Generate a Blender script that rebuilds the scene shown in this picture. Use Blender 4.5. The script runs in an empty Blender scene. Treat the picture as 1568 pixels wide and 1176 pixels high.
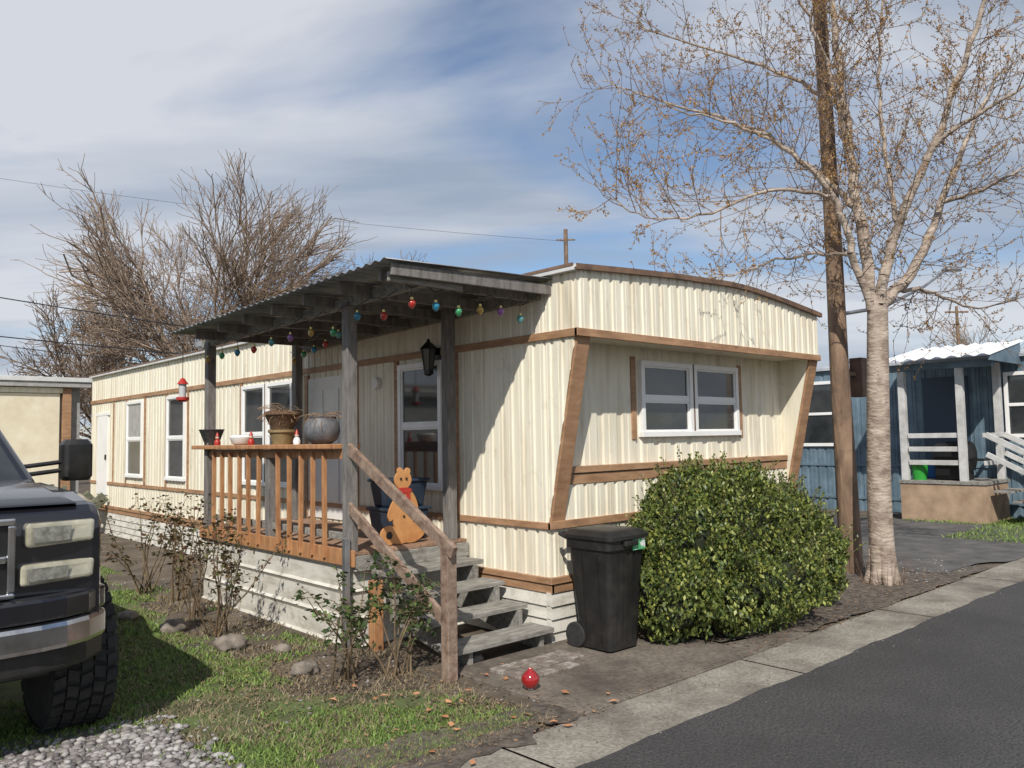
import bpy, bmesh, math, random
import numpy as np
from mathutils import Vector, Matrix, noise
random.seed(7); rng=np.random.default_rng(7)
S=bpy.context.scene
# ------------------------------------------------------------------ helpers
def empty(name):
    o=bpy.data.objects.new(name,None); S.collection.objects.link(o); return o
def link(o,parent):
    S.collection.objects.link(o)
    if parent: o.parent=parent
    return o
def mesh(name,v,f,m,parent=None,smooth=False):
    me=bpy.data.meshes.new(name); me.from_pydata([tuple(map(float,p)) for p in v] if not isinstance(v,np.ndarray) else v.tolist(),[],f if not isinstance(f,np.ndarray) else f.tolist())
    if isinstance(m,(list,tuple)):
        for x in m: me.materials.append(x)
    else: me.materials.append(m)
    if smooth:
        for p in me.polygons: p.use_smooth=True
    me.update()
    return link(bpy.data.objects.new(name,me),parent)
def bev(o,w=0.006,seg=2):
    b=o.modifiers.new('b','BEVEL'); b.width=w; b.segments=seg; b.limit_method='ANGLE'; return o
BF=[(0,3,2,1),(4,5,6,7),(0,1,5,4),(1,2,6,5),(2,3,7,6),(3,0,4,7)]
def box(name,x0,x1,y0,y1,z0,z1,m,parent=None,b=0.004):
    v=[(x0,y0,z0),(x1,y0,z0),(x1,y1,z0),(x0,y1,z0),(x0,y0,z1),(x1,y0,z1),(x1,y1,z1),(x0,y1,z1)]
    o=mesh(name,v,BF,m,parent)
    if b: bev(o,b)
    return o
def recalc(o):
    bm=bmesh.new(); bm.from_mesh(o.data); bmesh.ops.recalc_face_normals(bm,faces=bm.faces); bm.to_mesh(o.data); bm.free()
def beam(name,p0,p1,w,h,m,parent=None,up=(0,0,1),b=0.004):
    p0=Vector(p0);p1=Vector(p1);d=(p1-p0).normalized();s=d.cross(Vector(up)).normalized();u=s.cross(d)
    v=[]
    for p in (p0,p1):
        for a,c in((-1,-1),(1,-1),(1,1),(-1,1)): v.append(p+s*a*w/2+u*c*h/2)
    o=mesh(name,v,[(0,1,2,3),(7,6,5,4),(0,4,5,1),(1,5,6,2),(2,6,7,3),(3,7,4,0)],m,parent)
    recalc(o)
    if b: bev(o,b)
    return o
def lathe(name,c,prof,m,parent=None,n=28,axis='z',smooth=True):
    v=[];f=[]
    for r,z in prof:
        for i in range(n):
            a=2*math.pi*i/n
            if axis=='z': v.append((c[0]+r*math.cos(a),c[1]+r*math.sin(a),c[2]+z))
            elif axis=='x': v.append((c[0]+z,c[1]+r*math.cos(a),c[2]+r*math.sin(a)))
            else: v.append((c[0]+r*math.cos(a),c[1]+z,c[2]+r*math.sin(a)))
    for j in range(len(prof)-1):
        for i in range(n):
            a=j*n+i;b=j*n+(i+1)%n; f.append((a,b,b+n,a+n))
    f.append(tuple(range(n))); f.append(tuple(range((len(prof)-1)*n,len(prof)*n)))
    o=mesh(name,v,f,m,parent,smooth); recalc(o)
    if smooth:
        e=o.modifiers.new('e','EDGE_SPLIT'); e.split_angle=math.radians(40)
    return o
def extr(name,poly,axis,a,b,m,parent=None,bw=0):
    def mk(p,t): return {'x':(t,p[0],p[1]),'y':(p[0],t,p[1]),'z':(p[0],p[1],t)}[axis]
    n=len(poly); v=[mk(p,a) for p in poly]+[mk(p,b) for p in poly]
    f=[tuple(range(n)),tuple(range(2*n-1,n-1,-1))]+[(i,(i+1)%n,(i+1)%n+n,i+n) for i in range(n)]
    o=mesh(name,v,f,m,parent); recalc(o)
    if bw: bev(o,bw)
    return o
def tubes(name,segs,m,parent=None,n=3,smooth=True):
    a=np.array([s[0] for s in segs],float);b=np.array([s[1] for s in segs],float)
    r0=np.array([s[2] for s in segs])[:,None];r1=np.array([s[3] for s in segs])[:,None]
    d=b-a;L=np.linalg.norm(d,axis=1,keepdims=True);L[L==0]=1;d/=L
    ref=np.where(np.abs(d[:,2:3])>.9,np.array([[1.,0,0]]),np.array([[0,0,1.]]))
    s=np.cross(d,ref);s/=np.linalg.norm(s,axis=1,keepdims=True);u=np.cross(s,d)
    N=len(segs);V=np.zeros((N,2*n,3))
    for i in range(n):
        t=2*math.pi*i/n;o=s*math.cos(t)+u*math.sin(t)
        V[:,i]=a+o*r0;V[:,n+i]=b+o*r1
    base=(np.arange(N)*2*n)[:,None];F=[]
    for i in range(n):
        j=(i+1)%n;F.append(np.hstack([base+j,base+i,base+n+i,base+n+j]))
    return mesh(name,V.reshape(-1,3),np.vstack(F),m,parent,smooth)
def polyline(pts,r0,r1):
    k=len(pts)-1;return [(pts[i],pts[i+1],r0+(r1-r0)*i/k,r0+(r1-r0)*(i+1)/k) for i in range(k)]
# ------------------------------------------------------------------ materials
def M(name,c1,c2=None,rough=.6,scale=5,bump=0,bscale=60,stretch=(1,1,1),metal=0,lo=.35,hi=.65,island=None,spec=.5,c3=None,detail=4,coat=0,dirt=None,streak=None):
    m=bpy.data.materials.new(name);m.use_nodes=True;nt=m.node_tree;N=nt.nodes;Lk=nt.links;b=N['Principled BSDF']
    b.inputs['Roughness'].default_value=rough;b.inputs['Metallic'].default_value=metal;b.inputs['Specular IOR Level'].default_value=spec
    if coat: b.inputs['Coat Weight'].default_value=coat;b.inputs['Coat Roughness'].default_value=.05
    tc=N.new('ShaderNodeTexCoord');mp=N.new('ShaderNodeMapping');mp.inputs['Scale'].default_value=stretch;Lk.new(tc.outputs['Object'],mp.inputs[0])
    if c2 is None: b.inputs['Base Color'].default_value=(*c1,1)
    else:
        r=N.new('ShaderNodeValToRGB');e=r.color_ramp.elements;e[0].position=lo;e[1].position=hi;e[0].color=(*c1,1);e[1].color=(*c2,1)
        if c3: x=e.new((lo+hi)/2);x.color=(*c3,1)
        if island:
            g=N.new('ShaderNodeNewGeometry');Lk.new(g.outputs['Random Per Island'],r.inputs[0])
        else:
            n=N.new('ShaderNodeTexNoise');n.inputs['Scale'].default_value=scale;n.inputs['Detail'].default_value=detail;n.inputs['Roughness'].default_value=.6
            Lk.new(mp.outputs[0],n.inputs['Vector']);Lk.new(n.outputs[0],r.inputs[0])
        last=r.outputs[0]
        for q,vec in((dirt,tc.outputs['Object']),(streak,mp.outputs[0])):
            if not q: continue
            n3=N.new('ShaderNodeTexNoise');n3.inputs['Scale'].default_value=q[1];n3.inputs['Detail'].default_value=5;n3.inputs['Roughness'].default_value=.65;Lk.new(vec,n3.inputs['Vector'])
            mr=N.new('ShaderNodeMapRange');mr.inputs[1].default_value=q[2];mr.inputs[2].default_value=q[3];mr.inputs[4].default_value=q[4];Lk.new(n3.outputs[0],mr.inputs[0])
            mi=N.new('ShaderNodeMixRGB');mi.inputs[2].default_value=(*q[0],1);Lk.new(mr.outputs[0],mi.inputs[0]);Lk.new(last,mi.inputs[1]);last=mi.outputs[0]
        Lk.new(last,b.inputs['Base Color'])
    if bump:
        n2=N.new('ShaderNodeTexNoise');n2.inputs['Scale'].default_value=bscale;n2.inputs['Detail'].default_value=3;Lk.new(mp.outputs[0],n2.inputs['Vector'])
        bp=N.new('ShaderNodeBump');bp.inputs['Strength'].default_value=bump;bp.inputs['Distance'].default_value=.02;Lk.new(n2.outputs[0],bp.inputs['Height']);Lk.new(bp.outputs[0],b.inputs['Normal'])
    return m
siding=M('cream_siding',(.6,.525,.385),(.76,.71,.575),.5,3,.12,9,(2.4,2.4,.25),lo=.25,hi=.55,dirt=((.36,.3,.21),7,.58,.78,.4),streak=((.34,.28,.19),4,.55,.74,.55))
siding_low=M('white_skirting',(.46,.43,.36),(.66,.63,.56),.55,5,.12,6,(.6,.6,2.5),lo=.3,hi=.55,dirt=((.25,.21,.155),6,.5,.72,.6))
brown=M('brown_trim',(.25,.135,.07),(.42,.245,.135),.6,4,.15,40,(1,1,4),lo=.3,hi=.65,dirt=((.5,.38,.27),14,.6,.72,.35))
darktrim=M('dark_trim',(.1,.06,.04),(.22,.13,.08),.6,5)
white=M('white_vinyl',(.78,.77,.74),(.84,.83,.81),.4,3)
doorwhite=M('door_paint',(.68,.66,.62),(.78,.76,.72),.45,3)
glass=M('window_glass',(.012,.015,.018),(.045,.048,.05),.05,1.6,spec=.9)
metalroof=M('galvanised_roof',(.2,.2,.2),(.38,.38,.38),.45,3,metal=.6)
homeroof=M('roof_coating',(.5,.5,.48),(.65,.64,.62),.6,3)
greywood=M('weathered_wood',(.11,.10,.09),(.25,.23,.21),.8,6,.5,50,(4,4,.8),lo=.3,hi=.7)
greywoodh=M('weathered_boards',(.16,.15,.13),(.38,.36,.32),.8,6,.5,50,(1,5,5),lo=.3,hi=.7,dirt=((.1,.085,.07),9,.52,.7,.6))
orangewood=M('stained_wood',(.3,.13,.055),(.52,.27,.12),.6,5,.2,50,(3,3,1),lo=.3,hi=.7,dirt=((.25,.17,.11),11,.55,.7,.6))
brownrail=M('faded_stain_wood',(.16,.1,.07),(.32,.23,.17),.75,8,.4,50,(2,2,2))
black=M('black_plastic',(.012,.012,.012),(.024,.022,.021),.42,8,.08,90,dirt=((.07,.06,.05),5,.5,.8,.5))
rubber=M('tyre_rubber',(.018,.018,.018),(.035,.033,.03),.85,12,.2,60)
blackmetal=M('black_metal',(.01,.01,.01),None,.4)
steel=M('steel_pipe',(.35,.35,.36),(.5,.5,.5),.4,8,metal=.8)
# ------------------------------------------------------------------ camera
R=np.array([[0.73837,0.03154,0.67366],[-0.67418,0.06001,0.73612],[-0.01722,-0.9977,0.06557]])
cam=bpy.data.cameras.new('camera');co=bpy.data.objects.new('camera',cam);S.collection.objects.link(co)
cam.sensor_width=36;cam.lens=36*1239/1568;cam.clip_end=3000;cam.clip_start=.05
mw=Matrix.Identity(4)
for i in range(3):
    mw[i][0]=R[i][0];mw[i][1]=-R[i][1];mw[i][2]=-R[i][2]
mw[2][3]=1.7
co.matrix_world=mw;S.camera=co
RT=np.array([.738,-.674]);FW=np.array([.674,.736])
def site(lat,dep,z):  # site survey frame: across / away
    p=RT*lat+FW*dep;return (p[0],p[1],z)
# ------------------------------------------------------------------ world + sun
sd=Vector((-1.05,-.92,1.3)).normalized()
W=bpy.data.worlds.new('World');S.world=W;W.use_nodes=True;nt=W.node_tree;N=nt.nodes;Lk=nt.links
bg=N['Background'];out=N['World Output']
sky=N.new('ShaderNodeTexSky');sky.sky_type='NISHITA';sky.sun_disc=False;sky.sun_elevation=math.asin(sd.z);sky.sun_rotation=math.atan2(sd.x,sd.y)
sky.air_density=1.0;sky.dust_density=.2;sky.ozone_density=3.5
Lk.new(sky.outputs[0],bg.inputs[0]);bg.inputs[1].default_value=.115
tc=N.new('ShaderNodeTexCoord');sep=N.new('ShaderNodeSeparateXYZ');Lk.new(tc.outputs['Generated'],sep.inputs[0])
def mth(op,a,b=None):
    n=N.new('ShaderNodeMath');n.operation=op
    for i,x in enumerate((a,b)):
        if x is None: continue
        if isinstance(x,(int,float)): n.inputs[i].default_value=x
        else: Lk.new(x,n.inputs[i])
    return n.outputs[0]
zz=mth('ADD',mth('MAXIMUM',sep.outputs[2],0.0),.14)
ac=mth('ADD',mth('MULTIPLY',sep.outputs[0],.738),mth('MULTIPLY',sep.outputs[1],-.674))
aw=mth('ADD',mth('MULTIPLY',sep.outputs[0],.674),mth('MULTIPLY',sep.outputs[1],.736))
U=mth('DIVIDE',ac,zz);V=mth('DIVIDE',aw,zz)
cb=N.new('ShaderNodeCombineXYZ');Lk.new(mth('ADD',mth('MULTIPLY',U,.6),mth('MULTIPLY',V,.15)),cb.inputs[0]);Lk.new(mth('MULTIPLY',V,1.1),cb.inputs[1]);cb.inputs[2].default_value=12.3
n1=N.new('ShaderNodeTexNoise');n1.inputs['Scale'].default_value=.95;n1.inputs['Detail'].default_value=7;n1.inputs['Roughness'].default_value=.5;n1.inputs['Distortion'].default_value=.3;Lk.new(cb.outputs[0],n1.inputs['Vector'])
rp=N.new('ShaderNodeValToRGB');rp.color_ramp.elements[0].position=.37;rp.color_ramp.elements[1].position=.52;Lk.new(n1.outputs[0],rp.inputs[0])
cb2=N.new('ShaderNodeCombineXYZ');Lk.new(mth('MULTIPLY',U,.4),cb2.inputs[0]);Lk.new(mth('MULTIPLY',V,1.2),cb2.inputs[1]);cb2.inputs[2].default_value=9
n2=N.new('ShaderNodeTexNoise');n2.inputs['Scale'].default_value=1.3;n2.inputs['Detail'].default_value=6;Lk.new(cb2.outputs[0],n2.inputs['Vector'])
rc=N.new('ShaderNodeValToRGB');rc.color_ramp.elements[0].position=.36;rc.color_ramp.elements[1].position=.60
rc.color_ramp.elements[0].color=(.42,.5,.63,1);rc.color_ramp.elements[1].color=(.83,.86,.92,1);Lk.new(n2.outputs[0],rc.inputs[0])
bg2=N.new('ShaderNodeBackground');Lk.new(rc.outputs[0],bg2.inputs[0]);bg2.inputs[1].default_value=.84
mx=N.new('ShaderNodeMixShader');Lk.new(mth('MULTIPLY',rp.outputs[0],.93),mx.inputs[0]);Lk.new(bg.outputs[0],mx.inputs[1]);Lk.new(bg2.outputs[0],mx.inputs[2]);Lk.new(mx.outputs[0],out.inputs[0])
sl=bpy.data.lights.new('sun','SUN');sl.energy=4.7;sl.angle=math.radians(.6);sl.color=(1,.955,.88);so=bpy.data.objects.new('sun',sl);S.collection.objects.link(so)
so.rotation_euler=sd.to_track_quat('Z','Y').to_euler();so.location=(-20,-20,30)
S.view_settings.view_transform='Standard';S.view_settings.look='None';S.view_settings.exposure=0
# ------------------------------------------------------------------ ground
gm=M('soil',(.05,.038,.026),(.16,.125,.09),.95,2.2,.6,25,lo=.3,hi=.7,c3=(.1,.078,.055))
v=[(-400,-400,0),(500,-400,0),(500,600,0),(-400,600,0)]
mesh('ground',v,[(0,1,2,3)],gm)
def patch(name,pts,z,m,parent=None,wob=0,seg=.25,fr=1.3):
    P=[]
    n=len(pts)
    for i in range(n):
        a=Vector(pts[i]);b=Vector(pts[(i+1)%n]);k=max(1,int((b-a).length/seg))
        for j in range(k):
            q=a.lerp(b,j/k)
            if wob: q=q+Vector((noise.noise((q.x*fr,q.y*fr,z*900)),noise.noise((q.x*fr+9,q.y*fr,z*900+3))))*wob+Vector((noise.noise((q.x*fr*4,q.y*fr*4,z*900)),noise.noise((q.x*fr*4+9,q.y*fr*4,z*900+3))))*wob*.4
            P.append((q.x,q.y,z))
    return mesh(name,P,[tuple(range(len(P)))],m,parent)
lawnm=M('lawn_soil',(.06,.055,.028),(.1,.13,.04),.95,2.5,.5,40,lo=.33,hi=.56)
patch('lawn',[(-3,5.3),(1.6,5.1),(1.9,3.7),(3.4,3.75),(3.4,4.6),(2.7,5.2),(2.6,7),(3.0,10),(3.3,18),(-6,18)],.004,lawnm,wob=.25)
gravm=M('gravel_bed',(.1,.09,.08),(.25,.23,.21),.9,30,.8,50)
patch('gravel_bed',[(-4,3.3),(1.6,3.3),(1.8,4.3),(1.72,5.1),(1.2,5.4),(-4,6)],.008,gravm,wob=.15)
asph=M('asphalt',(.022,.021,.021),(.115,.108,.103),.9,55,1.0,90,lo=.3,hi=.72,detail=6,dirt=((.035,.033,.032),.9,.4,.65,.55))
patch('road',[(-60,-6),(120,-6),(120,2.92),(-60,2.92)],.020,asph,wob=.03,seg=.05,fr=2.2)
asph2=M('driveway_asphalt',(.06,.057,.054),(.14,.13,.12),.9,3,.5,120,lo=.3,hi=.7)
patch('driveway',[(10.3,3.5),(15.9,3.6),(15.6,16),(9.2,16),(9.2,8)],.024,asph2,wob=.25)
conc=M('concrete',(.18,.16,.13),(.37,.335,.28),.85,45,.3,90,lo=.3,hi=.68,dirt=((.09,.072,.055),1.5,.4,.7,.9))
concd=M('damp_concrete',(.11,.09,.07),(.22,.185,.15),.8,30,.25,90,lo=.3,hi=.68,dirt=((.055,.042,.032),1.7,.4,.65,.8))
g=empty('gutter')
x=-30.6
while x<60:
    w=2.4
    o=patch('gutter_slab',[(x,2.86),(x+w-.02,2.86),(x+w-.02,3.42),(x,3.42)],.016,conc,g,wob=.015,seg=.2);x+=w
g=empty('concrete_pad')
for a,b in((3.68,4.62),(4.64,5.66)):
    extr('slab',[(a,3.43),(b,3.43),(b+.02,4.76),(a,4.76)],'z',-.02,.024,concd,g,.006)
extr('slab',[(5.685,3.43),(6.5,3.43),(6.35,3.62),(5.685,3.75)],'z',-.02,.024,concd,g,.006)
g=empty('dirt_apron')
lit=M('leaf_litter_soil',(.05,.04,.032),(.14,.115,.09),.95,14,.3,60)
patch('dirt',[(6.5,3.50),(8,3.44),(11,3.46),(10.6,4.1),(10.2,4.9),(5.7,4.8),(5.72,3.8)],.020,lit,g,wob=.07,seg=.05,fr=3.4)
patch('dirt_edge',[(2.0,3.2),(3.6,3.42),(3.67,3.8),(2.2,3.9)],.022,lit,g,wob=.2,seg=.05,fr=3.4)
g=empty('paver_mat')
bm_=M('worn_brick',(.13,.11,.095),(.34,.31,.28),.9,14,.4,60,c3=(.2,.16,.13))
for i in range(4):
    for j in range(3):
        if (i,j)==(3,0): continue
        x0=3.86+i*.19;y0=4.14+j*.13
        box('paver',x0,x0+.178,y0,y0+.118,.02,.045+random.uniform(-.005,.005),bm_,g,.006)
def scatter_blades(name,n,region,dens,h0,h1,m,w=.004):
    V=[];F=[];k=0
    while k<n:
        x=random.uniform(region[0],region[1]);y=region[2]+(region[3]-region[2])*random.random()**1.6
        if not dens(x,y): continue
        h=random.uniform(h0,h1);a=random.uniform(0,6.28);lx=random.gauss(0,.6)*h;ly=random.gauss(0,.6)*h
        ww=w*(1+y*.06);dx=math.cos(a)*ww;dy=math.sin(a)*ww;b=len(V)
        V+= [(x-dx,y-dy,0.003),(x+dx,y+dy,0.003),(x+lx,y+ly,h)];F.append((b,b+1,b+2));k+=1
    return mesh(name,V,F,m)
grassm=M('grass_blades',(.07,.11,.02),(.25,.31,.08),.7,island=True,lo=0,hi=1,c3=(.13,.22,.04))
def gravzone(x,y): return x<1.78 and y<5.25
def gd(x,y):
    if x>3.45: return False
    if gravzone(x+random.gauss(0,.07),y+random.gauss(0,.07)): return random.random()<.01
    e=noise.noise((x*1.1,y*.9,2.))+.6*noise.noise((x*3.4,y*3.4,0))
    lim=-.16 if y<6 else -.12
    if x>2.75+(y>9)*.4 and y>4.6: lim=.22
    return e+random.gauss(0,.1)>lim
scatter_blades('grass',105000,(-1.5,3.5,3.6,16),gd,.012,.042,grassm)
scatter_blades('grass',9000,(13.5,17.5,3.2,6.4),lambda x,y: y<4.9 or x>15.6,.03,.08,grassm,.01)
scatter_blades('dry_grass',16000,(1.6,3.7,3.5,10),lambda x,y: noise.noise((x*2,y*2,7))>-.05 and not gravzone(x,y),.012,.045,M('dry_grass_blades',(.12,.095,.055),(.3,.24,.15),.9,island=True,lo=0,hi=1))
def leaves(name,n,fn,s,m):
    V=[];F=[]
    for _ in range(n):
        x,y,z=fn();a=random.uniform(0,6.28);r=random.uniform(.5,1)*s;b=len(V)
        for k,(q,t) in enumerate(((0,1),(1.57,.6),(3.14,1),(4.71,.6))):
            V.append((x+math.cos(a+q)*r*t,y+math.sin(a+q)*r*t,z+random.uniform(.002,.6*r)))
        F.append((b,b+1,b+2,b+3))
    return mesh(name,V,F,m)
leafm=M('dead_leaf',(.06,.04,.025),(.34,.2,.11),.8,island=True,lo=0,hi=1,c3=(.15,.1,.06))
def lf():
    r=random.random()
    if r<.35: return random.uniform(2.2,3.8),random.uniform(3.4,6.0),.02
    if r<.8: return random.uniform(5.6,10.3),random.uniform(3.38,4.7),.022
    return random.uniform(1.8,3.5),random.uniform(5,10),.01
leaves('fallen_leaves',4200,lf,.017,leafm)
leaves('fallen_leaves',450,lambda:(random.uniform(3.2,11),3.42+random.gauss(0,.1),.026),.012,leafm)
leaves('fallen_leaves',26,lambda:(random.uniform(2.6,4.2),random.uniform(3.3,4.9),.03),.04,M('orange_leaf',(.3,.12,.05),(.5,.26,.13),.8,island=True,lo=0,hi=1))
ico=bmesh.new();bmesh.ops.create_icosphere(ico,subdivisions=1,radius=1);iv=np.array([v.co[:] for v in ico.verts]);fi=np.array([[v.index for v in f.verts] for f in ico.faces]);ico.free()
def stones(name,n,fn,s0,s1,m,sink=.3):
    V=[];F=[]
    for k in range(n):
        x,y=fn();s=s0+(s1-s0)*random.random()**2;a=random.uniform(0,6.28)
        q=iv*np.array([s,s*random.uniform(.6,.9),s*random.uniform(.35,.6)])*rng.uniform(.85,1.15,(12,1))
        c,sn=math.cos(a),math.sin(a);q=np.stack([q[:,0]*c-q[:,1]*sn+x,q[:,0]*sn+q[:,1]*c+y,q[:,2]+s*sink],1)
        V.append(q);F.append(fi+12*k)
    return mesh(name,np.vstack(V),np.vstack(F),m,None,True)
stm=M('river_stones',(.1,.09,.09),(.4,.38,.36),.8,island=True,lo=0,hi=1,c3=(.22,.2,.19))
def gvp():
    while True:
        x=random.uniform(-.6,2.1);y=random.uniform(3.5,5.5)
        if gravzone(x+random.gauss(0,.08),y+random.gauss(0,.1)): return x,y
stones('gravel',8000,gvp,.012,.034,stm,.5)
stones('gravel',1100,lambda:(random.uniform(1.6,3.7),random.uniform(3.5,11)),.005,.018,stm)
stones('gravel',420,lambda:(random.uniform(3,10.5),random.gauss(2.95,.12)),.003,.007,stm,3.4)
stones('gravel',1500,lambda:(random.uniform(9.3,11.2),random.uniform(3.6,8)),.006,.016,stm,1.9)
rockm=M('rock',(.12,.1,.08),(.27,.23,.19),.9,8,.6,20)
def rock(x,y,s):
    b=bmesh.new();bmesh.ops.create_icosphere(b,subdivisions=3,radius=s)
    for v in b.verts:
        n_=noise.noise(Vector(v.co)*(2.2/s)+Vector((x*7,y,0)))
        v.co*=1+.35*n_;v.co.z=v.co.z*.6;v.co+=Vector((x,y,s*.3))
    me=bpy.data.meshes.new('rock');b.to_mesh(me);b.free();me.materials.append(rockm)
    for p in me.polygons:p.use_smooth=True
    link(bpy.data.objects.new('rock',me),None)
for a in((2.93,5.5,.10),(2.85,6.6,.13),(2.75,7.6,.12),(3.1,6.2,.07),(3.2,8.3,.1),(3.78,4.86,.07),(4.0,4.85,.07),(2.6,8.4,.1)): rock(*a)
# ------------------------------------------------------------------ main home
home=empty('mobile_home')
XW=4.8;X1=8.82;YE=17.9
def ribs(name,u0,u1,place,zb,zt,m,parent,per=.135,dep=.014):
    brk=[];k=0
    while True:
        for fr,h in((0,0),(.2,0),(.28,1),(.5,1),(.53,.55),(.56,1),(.92,1)):
            u=u0+(k+fr)*per
            if u>u1: break
            brk.append((u,h))
        if u0+k*per>u1: break
        k+=1
    if brk[-1][0]<u1: brk.append((u1,brk[-1][1]))
    V=[];F=[]
    for u,h in brk:
        w=h*dep+.004*noise.noise((u*2.3,3,1))
        V.append(place(u,zb(u),w));V.append(place(u,zt(u),w))
    for i in range(len(brk)-1): F.append((2*i,2*i+2,2*i+3,2*i+1))
    return mesh(name,V,F,m,parent)
def slantz(y): return .48 if y>=4.8 else 2.57-(2.57-1.0)*(y-4.45)/.35
ribs('side_wall_upper',4.45,4.8,lambda u,z,d:(XW-d,u,z),lambda u:max(slantz(u),1.0) if u<4.8 else 1.0,lambda u:3.1,siding,home)
ribs('side_wall',4.8,YE,lambda u,z,d:(XW-d,u,z),lambda u:.48,lambda u:3.1,siding,home)
AX=[4.6,4.8,5.4,6.1,7.0,7.4,8.1,8.82,9.0];AZ=[3.05,3.065,3.105,3.145,3.175,3.17,3.11,3.035,3.01]
def arc(x): return float(np.interp(x,AX,AZ))
ribs('front_fascia_panel',XW,X1,lambda u,z,d:(u,4.45-d,z),lambda u:2.55,arc,siding,home)
ribs('front_wall',4.94,8.66,lambda u,z,d:(u,4.86-d,z),lambda u:1.25,lambda u:2.57,siding,home,.27)
ribs('front_wall_low',XW,X1,lambda u,z,d:(u,4.8-d,z),lambda u:.48,lambda u:1.3,siding,home)
mesh('wall_core',[(X1,4.45,2.5),(X1,YE,.4),(X1,YE,3.1),(X1,4.45,3.03),(X1,4.8,.4),(X1,4.8,1)],[(4,1,2,3,0,5)],siding,home)
box('back_wall',XW,X1,YE-.02,YE,.4,3.1,siding,home)
box('soffit',XW+.01,X1-.01,4.46,4.9,2.53,2.55,siding,home,0)
for x0,x1 in((XW+.002,4.95),(8.65,X1-.002)):
    extr('wing',[(4.47,2.53),(4.815,1.0),(4.87,1.0),(4.87,2.53)],'x',x0,x1,siding,home)
    beam('wing_trim',((x0+x1)/2,4.455,2.54),((x0+x1)/2,4.80,.98),x1-x0+.012,.028,brown,home,up=(0,-1,0))
V=[];F=[];k=24
for i in range(k+1):
    x=XW-.05+(X1-XW+.1)*i/k
    for y in(4.40,YE+.05): V.append((x,y,arc(x)+.03));V.append((x,y,arc(x)+.005))
for i in range(k):
    a=4*i;F+=[(a,a+4,a+6,a+2),(a+1,a+3,a+7,a+5),(a,a+1,a+5,a+4),(a+2,a+6,a+7,a+3)]
F+=[(0,2,3,1),(4*k,4*k+1,4*k+3,4*k+2)]
mesh('roof',V,F,homeroof,home)
V=[];F=[]
for i in range(k+1):
    x=XW-.055+(X1-XW+.11)*i/k
    V+=[(x,4.395,arc(x)+.033),(x,4.395,arc(x)-.014),(x,4.432,arc(x)-.014)]
for i in range(k):
    a=3*i;F+=[(a,a+3,a+4,a+1),(a+1,a+4,a+5,a+2)]
mesh('roof_edge_trim',V,F,darktrim,home)
box('roof_gutter',XW-.07,XW-.02,4.42,YE,3.04,3.085,homeroof,home)
box('roof_gutter_lip',XW-.075,XW-.06,4.42,YE,3.075,3.10,darktrim,home,0)
def sb(name,y0,y1,z0,z1,d0,d1,m,par=home,b=.003): return box(name,XW-d1,XW-d0,y0,y1,z0,z1,m,par,b)
def fb(name,x0,x1,z0,z1,d0,d1,m,base=4.8,par=home,b=.003): return box(name,x0,x1,base-d1,base-d0,z0,z1,m,par,b)
sb('upper_trim',4.42,YE,2.51,2.575,.0,.035,brown)
sb('belt_trim',4.77,YE,.93,.985,.0,.032,brown)
sb('base_trim_top',4.76,YE,.485,.535,.0,.045,brown)
sb('base_trim',4.77,YE,.41,.478,.0,.03,brown)
fb('upper_trim_front',XW-.035,X1+.02,2.51,2.575,-.0,.035,brown,4.45)
fb('belt_trim_front',XW-.032,X1+.02,.93,.995,.0,.034,brown)
fb('base_trim_front_top',XW-.044,X1+.02,.485,.537,.0,.045,brown)
fb('base_trim_front',XW-.029,X1+.02,.41,.478,.0,.03,brown)
fb('bay_trim_upper',4.955,8.645,1.385,1.44,-.05,.035,brown)
fb('bay_trim_lower',4.955,8.645,1.29,1.375,-.05,.02,brown)
for i in range(4):
    z0=.0+i*.105
    extr('skirt_lap',[(XW-.035,z0-.01),(XW-.015,z0+.1),(XW+.03,z0+.1),(XW+.03,z0-.01)],'y',4.79,YE,siding_low,home)
    extr('skirt_lap_front',[(4.765,z0-.01),(4.785,z0+.1),(4.83,z0+.1),(4.83,z0-.01)],'x',XW-.036,X1,siding_low,home)
blind=M('window_blind',(.3,.29,.27),(.4,.39,.36),.6,8)
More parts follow.
